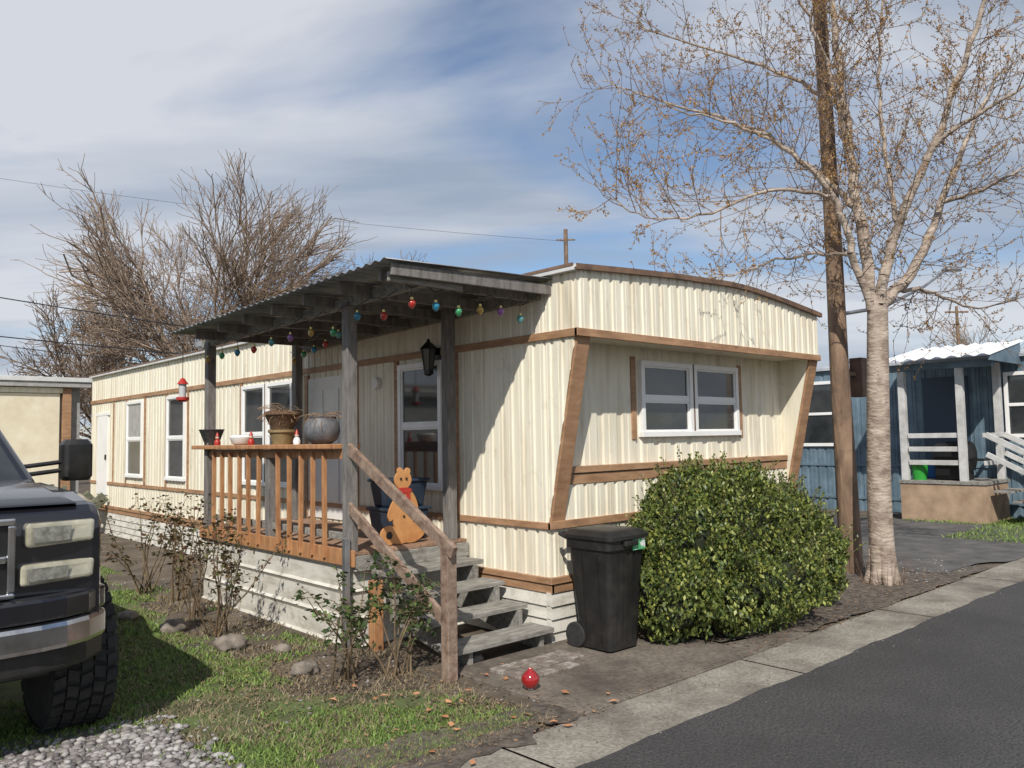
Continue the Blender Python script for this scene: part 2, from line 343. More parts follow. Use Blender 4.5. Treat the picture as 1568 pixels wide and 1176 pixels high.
def window(face,u0,u1,z0,z1,cols=1,base=None,trim=True,mid=.5):
    fn=(lambda n,a,b,c,d,e,f_,m:sb(n,a,b,c,d,e,f_,m)) if face=='S' else (lambda n,a,b,c,d,e,f_,m:fb(n,a,b,c,d,e,f_,m,base))
    fr=.05
    fn('window_glass',u0+.02,u1-.02,z0+.02,z1-.02,.0,.02,glass)
    fn('window_frame_top',u0,u1,z1-fr,z1,.0,.05,white);fn('window_frame_sill',u0-.01,u1+.01,z0,z0+fr,.0,.06,white)
    fn('window_frame_l',u0,u0+fr,z0+fr,z1-fr,.0,.048,white);fn('window_frame_r',u1-fr,u1,z0+fr,z1-fr,.0,.048,white)
    cw=(u1-u0)/cols
    for c in range(cols):
        a=u0+c*cw;b=a+cw
        if c:
            fn('window_mullion',a-.065,a-.01,z0,z1,.0,.052,white);fn('window_mullion',a+.01,a+.065,z0,z1,.0,.052,white)
            fn('window_mullion_joint',a-.01,a+.01,z0+.002,z1-.002,.0,.056,darktrim)
        zm=z0+(z1-z0)*mid;ia=a+(fr if c==0 else .065);ib=b-(fr if c==cols-1 else .065)
        fn('window_meeting_rail',ia,ib,zm-.022,zm+.022,.0,.04,white)
        for q0,q1 in((z0+fr,zm-.022),(zm+.022,z1-fr)):
            fn('sash_l',ia,ia+.02,q0,q1,.0,.034,white);fn('sash_r',ib-.02,ib,q0,q1,.0,.034,white)
            fn('sash_t',ia+.02,ib-.02,q1-.018,q1,.0,.033,white);fn('sash_b',ia+.02,ib-.02,q0,q0+.018,.0,.033,white)
    if trim:
        fn('window_trim_l',u0-.13,u0-.06,z0-.02 if face=='F' else .99,z1+.03 if face=='F' else 2.505,.0,.028,brown)
        fn('window_trim_r',u1+.03,u1+.09,z0-.02 if face=='F' else .99,z1+.03 if face=='F' else 2.505,.0,.028,brown)
window('S',6.22,6.95,1.2,2.46)
window('S',9.25,10.72,1.12,2.46,2)
window('S',12.8,13.6,1.1,2.46)
window('S',14.78,15.62,1.1,2.46)
sb('window_blind',14.86,15.54,1.82,2.39,.021,.024,blind,b=0)
window('F',6.07,7.74,1.68,2.41,2,4.86)
sb('door',8.06,8.86,.80,2.44,.0,.03,doorwhite)
for y0,y1,z0,z1 in((8.14,8.42,1.0,1.55),(8.5,8.78,1.0,1.55),(8.14,8.42,1.65,2.3),(8.5,8.78,1.65,2.3)): sb('door_panel',y0,y1,z0,z1,.03,.042,doorwhite,b=.008)
for y0,y1 in((7.97,8.05),(8.87,8.95)): sb('door_trim',y0,y1,.78,2.49,.0,.035,brown)
lathe('door_knob',(XW-.06,8.13,1.62),[(.001,-.02),(.025,-.018),(.03,0),(.02,.018),(.001,.02)],steel,home,16,'x')
lathe('door_bell_plate',(XW-.05,7.35,2.3),[(.001,-.02),(.06,-.018),(.065,.02),(.02,.03)],doorwhite,home,20,'x')
sb('rear_door',16.75,17.42,.73,2.25,.0,.035,white);sb('rear_door_frame',16.68,17.5,2.255,2.31,.0,.04,white)
sb('rear_door_latch',16.8,16.84,1.4,1.5,.035,.06,blackmetal)
for y in(5.98,7.75,11.9,16.4): sb('wall_batten',y,y+.045,.99,2.505,.0,.03,brown)
for x,y,h in((5.3,13.5,.25),(5.6,9.5,.2),(7.2,12,.3)):
    lathe('roof_vent',(x,y,3.06),[(.06,0),(.06,h),(.11,h),(.11,h+.06),(.01,h+.1)],metalroof,home,16)
beam('house_number',(4.87,4.645,1.80),(4.87,4.625,1.9),.014,.008,blackmetal,home,up=(0,-1,0),b=0)
# ------------------------------------------------------------------ porch
porch=empty('covered_porch')
ZD=.775
db=M('deck_boards',(.22,.13,.08),(.38,.24,.16),.8,6,.3,40)
x=3.56
while x<4.74:
    box('deck_board',x,min(x+.13,4.765),5.86,9.02,ZD-.03,ZD,db,porch,.003);x+=.138
box('rim_board',3.535,3.56,5.82,9.04,.66,.795,orangewood,porch)
box('rim_front',3.56,4.765,5.83,5.86,.62,.744,greywoodh,porch)
box('rim_end',3.56,4.765,9.02,9.045,.62,.78,orangewood,porch)
pts=[]
for i in range(3):
    z0=i*.225
    pts+= [(3.548,z0),(3.572,z0+.02),(3.572,z0+.19),(3.556,z0+.215)]
V=[];F=[]
for (xx,zz_) in pts:
    for y in(5.9,9.0): V.append((xx,y,zz_))
for i in range(len(pts)-1): F.append((2*i,2*i+1,2*i+3,2*i+2))
mesh('deck_skirt',V,F,siding_low,porch)
V=[];F=[]
for (xx,zz_) in pts:
    for q in(3.57,4.8): V.append((q,5.9-(3.572-xx),zz_))
for i in range(len(pts)-1): F.append((2*i,2*i+1,2*i+3,2*i+2))
mesh('deck_skirt_front',V,F,siding_low,porch)
def post(n,x,y,z0,z1,w=.095,m=greywood): return box(n,x-w/2,x+w/2,y-w/2,y+w/2,z0,z1,m,porch,.006)
post('porch_post',3.57,5.92,ZD,2.86);post('porch_post_far',3.57,8.85,ZD,2.8)
post('wall_post',4.62,5.92,ZD,2.9);post('wall_post_far',4.62,8.85,ZD,2.85)
post('foot_post',3.50,5.87,0,.9,.05,steel)
post('stair_foot_post',3.66,5.68,0,.56,.09,orangewood)
post('stair_handrail_post',3.57,4.6,0,.97,.085,brownrail)
def fall(y): return -.085*(y-4.7)/4.2
beam('eave_beam',(3.57,4.8,2.885),(3.57,9.05,2.885+fall(9.05)),.05,.09,greywoodh,porch)
beam('ledger',(4.76,4.85,2.9),(4.76,9.0,2.9+fall(9)),.045,.09,greywoodh,porch)
y=4.95
while y<9: box('rafter',3.25,4.74,y,y+.04,2.862+fall(y),2.95+fall(y),greywood,porch);y+=.58
beam('rake_board',(3.2,4.75,2.905),(4.84,4.75,2.93),.03,.085,greywood,porch)
box('rake_board_inner',3.22,3.9,4.80,4.83,2.83,2.9,greywoodh,porch)
V=[];F=[];ny=300
for i in range(ny+1):
    y=4.70+4.2*i/ny;dz=.010*math.sin(2*math.pi*(y-4.7)/.115)+fall(y);jx=.014*noise.noise((y*3,1,1))
    V+=[(3.13+jx,y,2.965+dz),(4.86,y,3.02+dz)]
for i in range(ny): F.append((2*i,2*i+1,2*i+3,2*i+2))
o=mesh('corrugated_roof',V,F,metalroof,porch,True);sm=o.modifiers.new('s','SOLIDIFY');sm.thickness=.004
box('rail_cap',3.46,3.72,5.99,9.1,1.625,1.668,orangewood,porch,.008)
box('rail_cap_apron',3.545,3.57,5.99,8.8,1.54,1.622,orangewood,porch)
y=6.25
while y<8.8:
    if abs(y-7.4)>.08:
        j=random.gauss(0,.006);beam('baluster',(3.53,y+.02,.70),(3.53+random.gauss(0,.004),y+.02+j,1.60),.03,.04,orangewood,porch,up=(1,0,0))
    y+=.215
post('rail_mid_post',3.585,7.4,ZD,1.54,.085)
box('rail_bottom',3.575,3.61,5.97,8.8,.86,.92,greywoodh,porch)
tr=[(.62,5.57,5.84),(.465,5.29,5.56),(.31,5.01,5.28),(.16,4.70,4.98)]
for z_,a,b in tr:
    mid=(a+b)/2
    box('tread',3.72,4.72,a,mid-.004,z_-.038,z_,greywoodh,porch);box('tread',3.72,4.72,mid+.004,b,z_-.038,z_,greywoodh,porch)
for xs in(3.86,4.6):
    poly=[(5.84,.58),(5.84,.2),(4.9,0),(4.74,0),(4.74,.12),(4.99,.12),(4.99,.27),(5.27,.27),(5.27,.425),(5.55,.425),(5.55,.58)]
    extr('stringer',poly,'x',xs,xs+.04,greywoodh,porch,.003)
beam('handrail',(3.545,5.95,1.66),(3.545,4.5,.90),.04,.09,brownrail,porch)
beam('handrail_lower',(3.545,5.9,1.15),(3.545,4.62,.42),.035,.085,brownrail,porch)
# string lights
sg=empty('string_lights')
cols=[(.4,.03,.02),(.02,.2,.32),(.05,.28,.12),(.4,.25,.06),(.25,.1,.3),(.1,.3,.3)]
bm_s=[M('bulb_%d'%i,c,None,.12,coat=.5) for i,c in enumerate(cols)]
cap=M('bulb_cap',(.5,.4,.15),None,.3,metal=.8)
cord=[];kk=0
def strand(a,b,n,sag,hang):
    global kk
    a=Vector(a);b=Vector(b);pts=[]
    for i in range(n*2+1):
        t=i/(n*2);p=a.lerp(b,t);p.z-=sag*(.6+.4*random.random()) if i%2 else 0;pts.append(p)
    cord.extend(polyline([tuple(p) for p in pts],.004,.004))
    for i in range(1,n*2,2):
        p=pts[i];h=hang*random.uniform(.4,1.2)
        cord.append((tuple(p),(p.x,p.y,p.z-h),.003,.003))
        lathe('bulb',(p.x,p.y,p.z-h-.075),[(.002,0),(.014,.008),(.028,.032),(.03,.048),(.018,.066),(.012,.07)],bm_s[kk%6],sg,12)
        lathe('bulb_cap',(p.x,p.y,p.z-h-.008),[(.013,0),(.013,.02),(.004,.024)],cap,sg,10);kk+=1
strand((3.35,4.86,2.86),(4.7,4.9,2.84),6,.05,.10)
strand((3.5,5.1,2.84),(3.5,8.95,2.76),10,.06,.10)
strand((3.7,5.95,2.84),(4.5,8.8,2.75),6,.05,.08)
tubes('cord',cord,blackmetal,sg,4)
lg=empty('wall_lantern')
lx,ly,lz=4.66,6.28,2.36
box('backplate',4.765,4.785,ly-.05,ly+.05,lz+.0,lz+.22,blackmetal,lg)
tubes('arm',polyline([(4.77,ly,lz+.05),(4.72,ly,lz+.02),(lx,ly,lz+.12),(lx,ly,lz+.3)],.01,.01),blackmetal,lg,6)
lathe('lantern_roof',(lx,ly,lz+.2),[(.095,0),(.085,.015),(.05,.05),(.02,.075),(.012,.1),(.002,.105)],blackmetal,lg,6,smooth=False)
lathe('lantern_glass',(lx,ly,lz),[(.045,0),(.07,.2)],M('lantern_glass',(.1,.1,.09),None,.1),lg,6,smooth=False)
lathe('lantern_base',(lx,ly,lz-.04),[(.01,-.02),(.05,.0),(.052,.042)],blackmetal,lg,6,smooth=False)
for i in range(6):
    a=i*math.pi/3;tubes('bar',[((lx+.047*math.cos(a),ly+.047*math.sin(a),lz),(lx+.073*math.cos(a),ly+.073*math.sin(a),lz+.2),.006,.006)],blackmetal,lg,4)
hl=empty('hanging_birdhouse')
redm=M('red_paint',(.4,.03,.02),None,.4)
tubes('wire',[((3.25,8.8,2.85),(3.25,8.8,2.4),.004,.004)],blackmetal,hl,4)
lathe('feeder_roof',(3.25,8.8,2.33),[(.06,0),(.02,.06),(.003,.07)],redm,hl,12)
lathe('feeder_body',(3.25,8.8,2.19),[(.035,0),(.04,.14)],M('feeder_glass',(.5,.5,.5),None,.2),hl,12)
lathe('feeder_tray',(3.25,8.8,2.16),[(.04,-.02),(.065,0),(.065,.03)],redm,hl,12)
def pot(name,x,y,prof,m,extra=None):
    e=empty(name);lathe('pot',(x,y,1.668),prof,m,e,24)
    return e
terr=M('charcoal_pot',(.03,.03,.032),(.06,.06,.062),.5,20)
pot('bowl_planter',3.59,8.85,[(.07,0),(.13,.16),(.14,.17),(.13,.175),(.115,.15)],terr)
pot('white_planter',3.6,8.1,[(.07,0),(.1,.02),(.12,.08),(.1,.1),(.09,.085)],white)
e=pot('clay_planter',3.58,7.15,[(.09,0),(.12,.11),(.135,.115),(.135,.14),(.12,.14)],M('ochre_pot',(.2,.14,.06),(.3,.21,.1),.7,10))
wick=M('wicker',(.09,.05,.03),(.2,.12,.065),.8,60,.6,80)
lathe('basket',(3.58,7.15,1.81),[(.1,0),(.16,.13),(.175,.14),(.17,.17),(.15,.16),(.14,.13)],wick,e,24)
e2=pot('round_planter',3.59,6.42,[(.08,0),(.135,.04),(.16,.11),(.15,.18),(.12,.225),(.125,.24),(.11,.235),(.1,.2)],M('grey_planter',(.09,.09,.095),(.16,.16,.165),.55,15))
def dead(par,x,y,z,n,L,r,m):
    sg_=[]
    for i in range(n):
        a=random.uniform(0,6.28);p=(x+random.uniform(-r,r)*.5,y+random.uniform(-r,r)*.5,z);q=p
        d=Vector((math.cos(a)*.8,math.sin(a)*.8,random.uniform(.1,1)))
        for j in range(4):
            d+=Vector((random.uniform(-.3,.3),random.uniform(-.3,.3),-.28));w=tuple(Vector(q)+d.normalized()*L/4);sg_.append((q,w,.003,.002));q=w
    tubes('dry_stems',sg_,m,par,3)
dryst=M('dry_stem',(.2,.12,.06),(.4,.26,.15),.8,20)
dead(e,3.58,7.15,1.97,60,.22,.12,dryst);dead(e2,3.59,6.42,1.9,40,.2,.1,dryst)
for nm,x,y in(('santa_figurine',3.53,8.55),('snowman_figurine',3.52,6.75),('santa_figurine',3.52,7.7)):
    e=empty(nm);lathe('body',(x,y,1.668),[(.03,0),(.035,.03),(.022,.06),(.012,.066)],white if 'snow' in nm else redm,e,14)
    lathe('head',(x,y,1.73),[(.002,0),(.018,.01),(.02,.022),(.012,.036),(.002,.04)],M('figurine_face',(.6,.42,.32),None,.5),e,12)
    lathe('hat',(x,y,1.762),[(.021,0),(.018,.008),(.01,.03),(.002,.045)],redm,e,12)
tg=empty('storage_tote')
bl=M('navy_plastic',(.015,.028,.05),(.03,.045,.07),.45,6)
for k,(z0,h) in enumerate(((ZD,.3),(ZD+.3,.26))):
    w=.22-.01*k
    V=[(4.35-w*.85,6.35-w*.7,z0),(4.35+w*.85,6.35-w*.7,z0),(4.35+w*.85,6.35+w*.7,z0),(4.35-w*.85,6.35+w*.7,z0),(4.35-w,6.35-w*.85,z0+h-.03),(4.35+w,6.35-w*.85,z0+h-.03),(4.35+w,6.35+w*.85,z0+h-.03),(4.35-w,6.35+w*.85,z0+h-.03)]
    bev(mesh('tote_body',V,BF,bl,tg),.02)
    box('tote_lid',4.35-w-.015,4.35+w+.015,6.35-w*.85-.015,6.35+w*.85+.015,z0+h-.03,z0+h,bl,tg,.01)
gb=empty('gingerbread_yard_decoration')
ging=M('gingerbread_wood',(.42,.18,.06),(.55,.27,.1),.6,6)
cx,cy0=4.14,5.98
def ell(name,u,z,ru,rz,m,th=.02,off=0,rot=0):
    pts=[]
    for i in range(24):
        a=2*math.pi*i/24;du=math.cos(a)*ru;dz=math.sin(a)*rz
        pts.append((cx+u+du*math.cos(rot)-dz*math.sin(rot),z+du*math.sin(rot)+dz*math.cos(rot)))
    return extr(name,pts,'y',cy0-th/2+off,cy0+th/2+off,m,gb,.003)
ell('head',0,1.34,.09,.085,ging);ell('ear',-.03,1.42,.03,.03,ging,.019);ell('ear2',.05,1.415,.03,.03,ging,.019);ell('body',.0,1.06,.115,.21,ging,.021);ell('arm',.09,1.16,.045,.12,ging,.019,0,.5);ell('arm2',-.09,1.10,.045,.13,ging,.018,0,-.5)
ell('leg',.1,.87,.14,.085,ging,.0205,0,.2);ell('foot',-.15,.865,.09,.085,ging,.0195);ell('foot_hole',-.15,.865,.035,.035,blackmetal,.0215);ell('leg2',-.03,.85,.12,.07,ging,.0185)
ell('scarf',0,1.245,.09,.028,redm,.034);ell('scarf_tail',.05,1.18,.022,.07,redm,.032)
for u,z in((-.03,1.35),(.03,1.35),(.0,1.14),(0,1.08),(0,1.02)): ell('button',u,z,.011,.012,blackmetal,.006,-.018)
# ------------------------------------------------------------------ trash can
tg=empty('wheeled_trash_can')
def ring(x0,x1,y0,y1,z,r=.05,n=5):
    P=[]
    for cx_,cy_,a0 in((x1-r,y1-r,0),(x0+r,y1-r,90),(x0+r,y0+r,180),(x1-r,y0+r,270)):
        for i in range(n): a=math.radians(a0+90*i/(n-1));P.append((cx_+r*math.cos(a),cy_+r*math.sin(a),z))
    return P
def loft(name,rings,m,par,caps=True):
    n=len(rings[0]);V=[p for r in rings for p in r];F=[]
    for j in range(len(rings)-1):
        for i in range(n): a=j*n+i;b=j*n+(i+1)%n;F.append((a,b,b+n,a+n))
    if caps: F+=[tuple(range(n-1,-1,-1)),tuple(range((len(rings)-1)*n,len(rings)*n))]
    o=mesh(name,V,F,m,par,True);e=o.modifiers.new('e','EDGE_SPLIT');e.split_angle=math.radians(35);return o
a0,a1,b0,b1=4.74,5.20,4.12,4.60
loft('body',[ring(a0+.06,a1-.06,b0+.06,b1-.1,.04,.04),ring(a0+.03,a1-.03,b0+.03,b1-.06,.45),ring(a0+.012,a1-.012,b0+.01,b1-.03,.80),ring(a0+.01,a1-.01,b0+.008,b1-.03,.81),ring(a0-.005,a1+.005,b0-.01,b1-.01,.815),ring(a0-.005,a1+.005,b0-.01,b1-.01,.89)],black,tg)
loft('lid',[ring(a0-.02,a1+.02,b0-.035,b1+.0,.892),ring(a0-.02,a1+.02,b0-.035,b1+.0,.92),ring(a0+.02,a1-.02,b0+.01,b1-.03,.955),ring(a0+.07,a1-.07,b0+.08,b1-.08,.965)],black,tg)
tubes('handle',polyline([(a0+.03,b1-.02,.88),(a0+.03,b1+.07,.91),(a1-.03,b1+.07,.91),(a1-.03,b1-.02,.88)],.016,.016),black,tg,8)
for x in(a0+.03,a1-.07): lathe('wheel',(x,b1-.07,.12),[(.03,0),(.095,.004),(.1,.01),(.1,.04),(.095,.046),(.03,.05)],rubber,tg,24,'x')
for x in(a0+.13,a0+.2,a1-.2,a1-.13):
    beam('rib',(x,b0+.055,.1),(x,b0+.004,.78),.012,.012,black,tg,b=0)
for y in (b0+.14,b0+.30): beam('rib_side',(a0+.055,y,.1),(a0+.006,y,.78),.012,.012,black,tg,b=0)
box('front_grip',a0+.15,a1-.15,b0-.045,b0-.012,.84,.88,black,tg,.008)
box('label',a1-.19,a1-.04,b0-.018,b0-.012,.80,.885,M('label_sticker',(.7,.7,.66),(.08,.35,.15),.5,14,lo=.45,hi=.5),tg,0)
e=empty('red_solar_light')
lathe('globe',(3.78,4.0,.09),[(.002,-.065),(.04,-.05),(.062,-.01),(.06,.02),(.035,.05),(.02,.06),(.012,.075)],M('red_glass',(.3,.012,.012),None,.1,coat=1),e,20)
lathe('stake',(3.78,4.0,.0),[(.018,0),(.018,.04)],white,e,12)
# ------------------------------------------------------------------ shrub
bush=empty('green_shrub')
bl_m=M('shrub_leaf',(.028,.048,.012),(.27,.28,.06),.5,island=True,lo=0,hi=1,c3=(.1,.14,.03))
lobes=[(6.4,4.2,.72,.92,.6,.62),(5.8,4.15,.6,.58,.5,.5),(7.1,4.15,.58,.75,.52,.56),(6.0,4.25,1.02,.40,.40,.36),(6.65,4.25,.98,.5,.42,.34),(7.55,4.05,.42,.45,.4,.43),(5.6,4.05,.85,.28,.32,.32),(6.4,3.9,.4,.9,.48,.38),(5.45,4.1,.4,.32,.38,.38),(7.25,4.2,.88,.38,.35,.28),(6.2,4.2,1.17,.22,.22,.18)]
V=[];F=[]
def inside(p,k):
    for (x,y,z,a,b,c) in lobes:
        if ((p[0]-x)/a)**2+((p[1]-y)/b)**2+((p[2]-z)/c)**2<k: return True
    return False
cnt=0
wts=[q[3]*q[4]+q[3]*q[5]+q[4]*q[5] for q in lobes]
while cnt<52000:
    l=random.choices(lobes,wts)[0]
    d=Vector((random.gauss(0,1),random.gauss(0,1),random.gauss(0,1))).normalized()
    q=Vector((l[0]+d.x*l[3],l[1]+d.y*l[4],l[2]+d.z*l[5]))
    nz=noise.noise(q*4.2)*.95+noise.noise(q*12)*.6
    if nz<-.34: continue
    rr=1+.30*nz-abs(random.gauss(0,.07))
    p=Vector((l[0]+d.x*l[3]*rr,l[1]+d.y*l[4]*rr,l[2]+d.z*l[5]*rr))
    if p.z<.03 or p.y>4.78 or inside(p,.52): continue
    s=random.uniform(.009,.019);t=Vector((random.gauss(0,1),random.gauss(0,1),random.gauss(0,1)+.7)).normalized();u=t.cross(Vector((random.random(),random.random(),random.random()))).normalized()
    b=len(V);V+=[p-t*s*1.5,p+u*s*.75,p+t*s*1.5,p-u*s*.75];F.append((b,b+1,b+2,b+3));cnt+=1
shoots=[]
for _ in range(800):
    l=random.choices(lobes,wts)[0];d=Vector((random.gauss(0,1),random.gauss(0,1),abs(random.gauss(0,1))+.1)).normalized()
    p=Vector((l[0]+d.x*l[3]*.92,l[1]+d.y*l[4]*.92,l[2]+d.z*l[5]*.92))
    if p.y>4.65 or inside(p,.7): continue
    dd=(d+Vector((0,0,.7))).normalized();L=random.uniform(.10,.26);k=9;shoots.append((tuple(p),tuple(p+dd*L),.003,.0015))
    for j in range(k):
        for w in range(2):
            c=p+dd*L*(j+1)/k+Vector((random.gauss(0,.011),random.gauss(0,.011),0))
            s=random.uniform(.009,.015);t=(dd+Vector((random.gauss(0,.7),random.gauss(0,.7),0))).normalized();u=t.cross(Vector((random.random(),random.random(),random.random()))).normalized()
            b=len(V);V+=[c-t*s*1.4,c+u*s*.7,c+t*s*1.4,c-u*s*.7];F.append((b,b+1,b+2,b+3))
mesh('leaves',V,F,bl_m,bush)
tubes('shoots',shoots,brownrail,bush,3)
core=M('shrub_shade_core',(.012,.016,.006),(.03,.04,.012),.9,20)  # near-black solid cores, coloured to stand in for shade between the leaves
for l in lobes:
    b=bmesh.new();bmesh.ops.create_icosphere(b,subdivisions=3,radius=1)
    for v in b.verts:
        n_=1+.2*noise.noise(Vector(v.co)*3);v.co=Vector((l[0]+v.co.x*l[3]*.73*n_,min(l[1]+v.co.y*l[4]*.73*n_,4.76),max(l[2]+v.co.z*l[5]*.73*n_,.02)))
    me=bpy.data.meshes.new('shade_core');b.to_mesh(me);b.free();me.materials.append(core);link(bpy.data.objects.new('shade_core',me),bush)
# ------------------------------------------------------------------ rose bushes
cane=M('rose_cane',(.1,.07,.04),(.2,.14,.08),.7,15)
rleaf=M('rose_leaf',(.03,.055,.02),(.13,.19,.055),.5,island=True,lo=0,hi=1,c3=(.07,.1,.035))
rleaf2=M('rose_leaf_red',(.04,.05,.02),(.14,.16,.05),.5,island=True,lo=0,hi=1,c3=(.15,.07,.04))
def rose(x,y,h,n,nl,spread=.25,lm=None):
    e=empty('rose_bush');sg_=[];V=[];F=[]
    for i in range(n):
        a=random.uniform(0,6.28);p=Vector((x+random.gauss(0,.05),y+random.gauss(0,.05),0));d=Vector((math.cos(a)*spread,math.sin(a)*spread,1)).normalized();L=h*random.uniform(.6,1.05);k=7
        for j in range(k):
            d=(d+Vector((random.gauss(0,.14),random.gauss(0,.14),0))).normalized();q=p+d*L/k;sg_.append((tuple(p),tuple(q),.008*(1-j/k)+.0025,.008*(1-(j+1)/k)+.0025))
            if j>2:
                for _ in range(nl):
                    dd=Vector((random.gauss(0,1),random.gauss(0,1),random.gauss(0,.6))).normalized();tip=q+dd*random.uniform(.04,.12);sg_.append((tuple(q),tuple(tip),.0025,.0015))
                    for w in range(3):
                        c=tip+Vector((random.gauss(0,.02),random.gauss(0,.02),random.gauss(0,.02)));t=Vector((random.gauss(0,1),random.gauss(0,1),random.gauss(0,.5))).normalized();u=t.cross(Vector((random.random(),.3,random.random()))).normalized();s=random.uniform(.015,.032);b=len(V)
                        V+=[c-t*s,c+u*s*.65,c+t*s*1.1,c-u*s*.65];F.append((b,b+1,b+2,b+3))
            p=q
    tubes('canes',sg_,cane,e,4);mesh('leaves',V,F,lm or rleaf,e)
rose(3.05,5.1,.85,9,3);rose(3.42,5.0,.85,9,5);rose(2.98,7.15,1.2,9,4,lm=rleaf2);rose(3.1,8.0,1.1,7,3,lm=rleaf2);rose(3.2,9.7,1.1,10,3,.35,rleaf2);rose(3.3,9.0,1.2,8,3,lm=rleaf2)
# ------------------------------------------------------------------ bare trees
def rnd(s): return Vector((random.gauss(0,s),random.gauss(0,s),random.gauss(0,s)))
def fartree(name,base,H,W_,m,seed,lev=5,r=.3,stems=8,rmin=.011):
    random.seed(seed);segs=[]
    b=Vector(base);C=b+Vector((0,0,H*.56))
    def lim(p):
        q=p-C;return (q.x/W_)**2+(q.y/W_)**2+(q.z/(H*.46))**2
    def rec(p,d,L,r,l):
        k=4;q=p
        for j in range(k):
            out=(q-C);out.z*=.6
            if out.length>.1: d=d+out.normalized()*.06
            d=(d+rnd(.10)+Vector((0,0,.03))).normalized()
            w=q+d*L/k
            if lim(w)>1.0 and l>1:
                if random.random()<.4: return
            segs.append((tuple(q),tuple(w),max(r*(1-.4*j/k),rmin),max(r*(1-.4*(j+1)/k),rmin)))
            if l<lev:
                s=d.cross(rnd(1)).normalized();rec(w,(d*random.uniform(.7,1)+s*random.uniform(.4,.85)).normalized(),L*random.uniform(.48,.68),r*.48,l+1)
            q=w
        if l<lev:
            for _ in range(2):
                s=d.cross(rnd(1)).normalized();rec(q,(d+s*random.uniform(.2,.5)).normalized(),L*random.uniform(.55,.75),r*.6,l+1)
    e=empty(name)
    segs.append((tuple(b),tuple(b+Vector((0,0,H*.17))),r*1.2,r))
    for i in range(stems):
        a=6.28*i/stems+random.uniform(-.3,.3);t=random.uniform(.35,1.1) if i else .1
        t*=W_/(H*.46)
        rec(b+Vector((0,0,H*.15)),Vector((math.cos(a)*t,math.sin(a)*t,1)).normalized(),H*.34*random.uniform(.85,1.1),r*.5,1)
    tubes('branches',segs,m,e,3);random.seed(seed+1);return e
ftm=M('far_bark',(.2,.145,.105),(.36,.27,.2),.9,1.5)
fartree('bare_tree',site(-13.2,36,0),14.9,6.0,ftm,12,5,.28,11)
fartree('bare_tree',site(-17.8,36,0),9.6,5.2,ftm,23,5,.2,7)
fartree('bare_tree',site(-8.2,45,0),13.2,4.6,ftm,31,5,.2,6,.013)
fartree('bare_tree',site(8.6,60,0),16.2,5,ftm,41,4,.22,6,.018)
fartree('bare_tree',site(44,75,0),14,5,ftm,43,4,.22,6,.02)
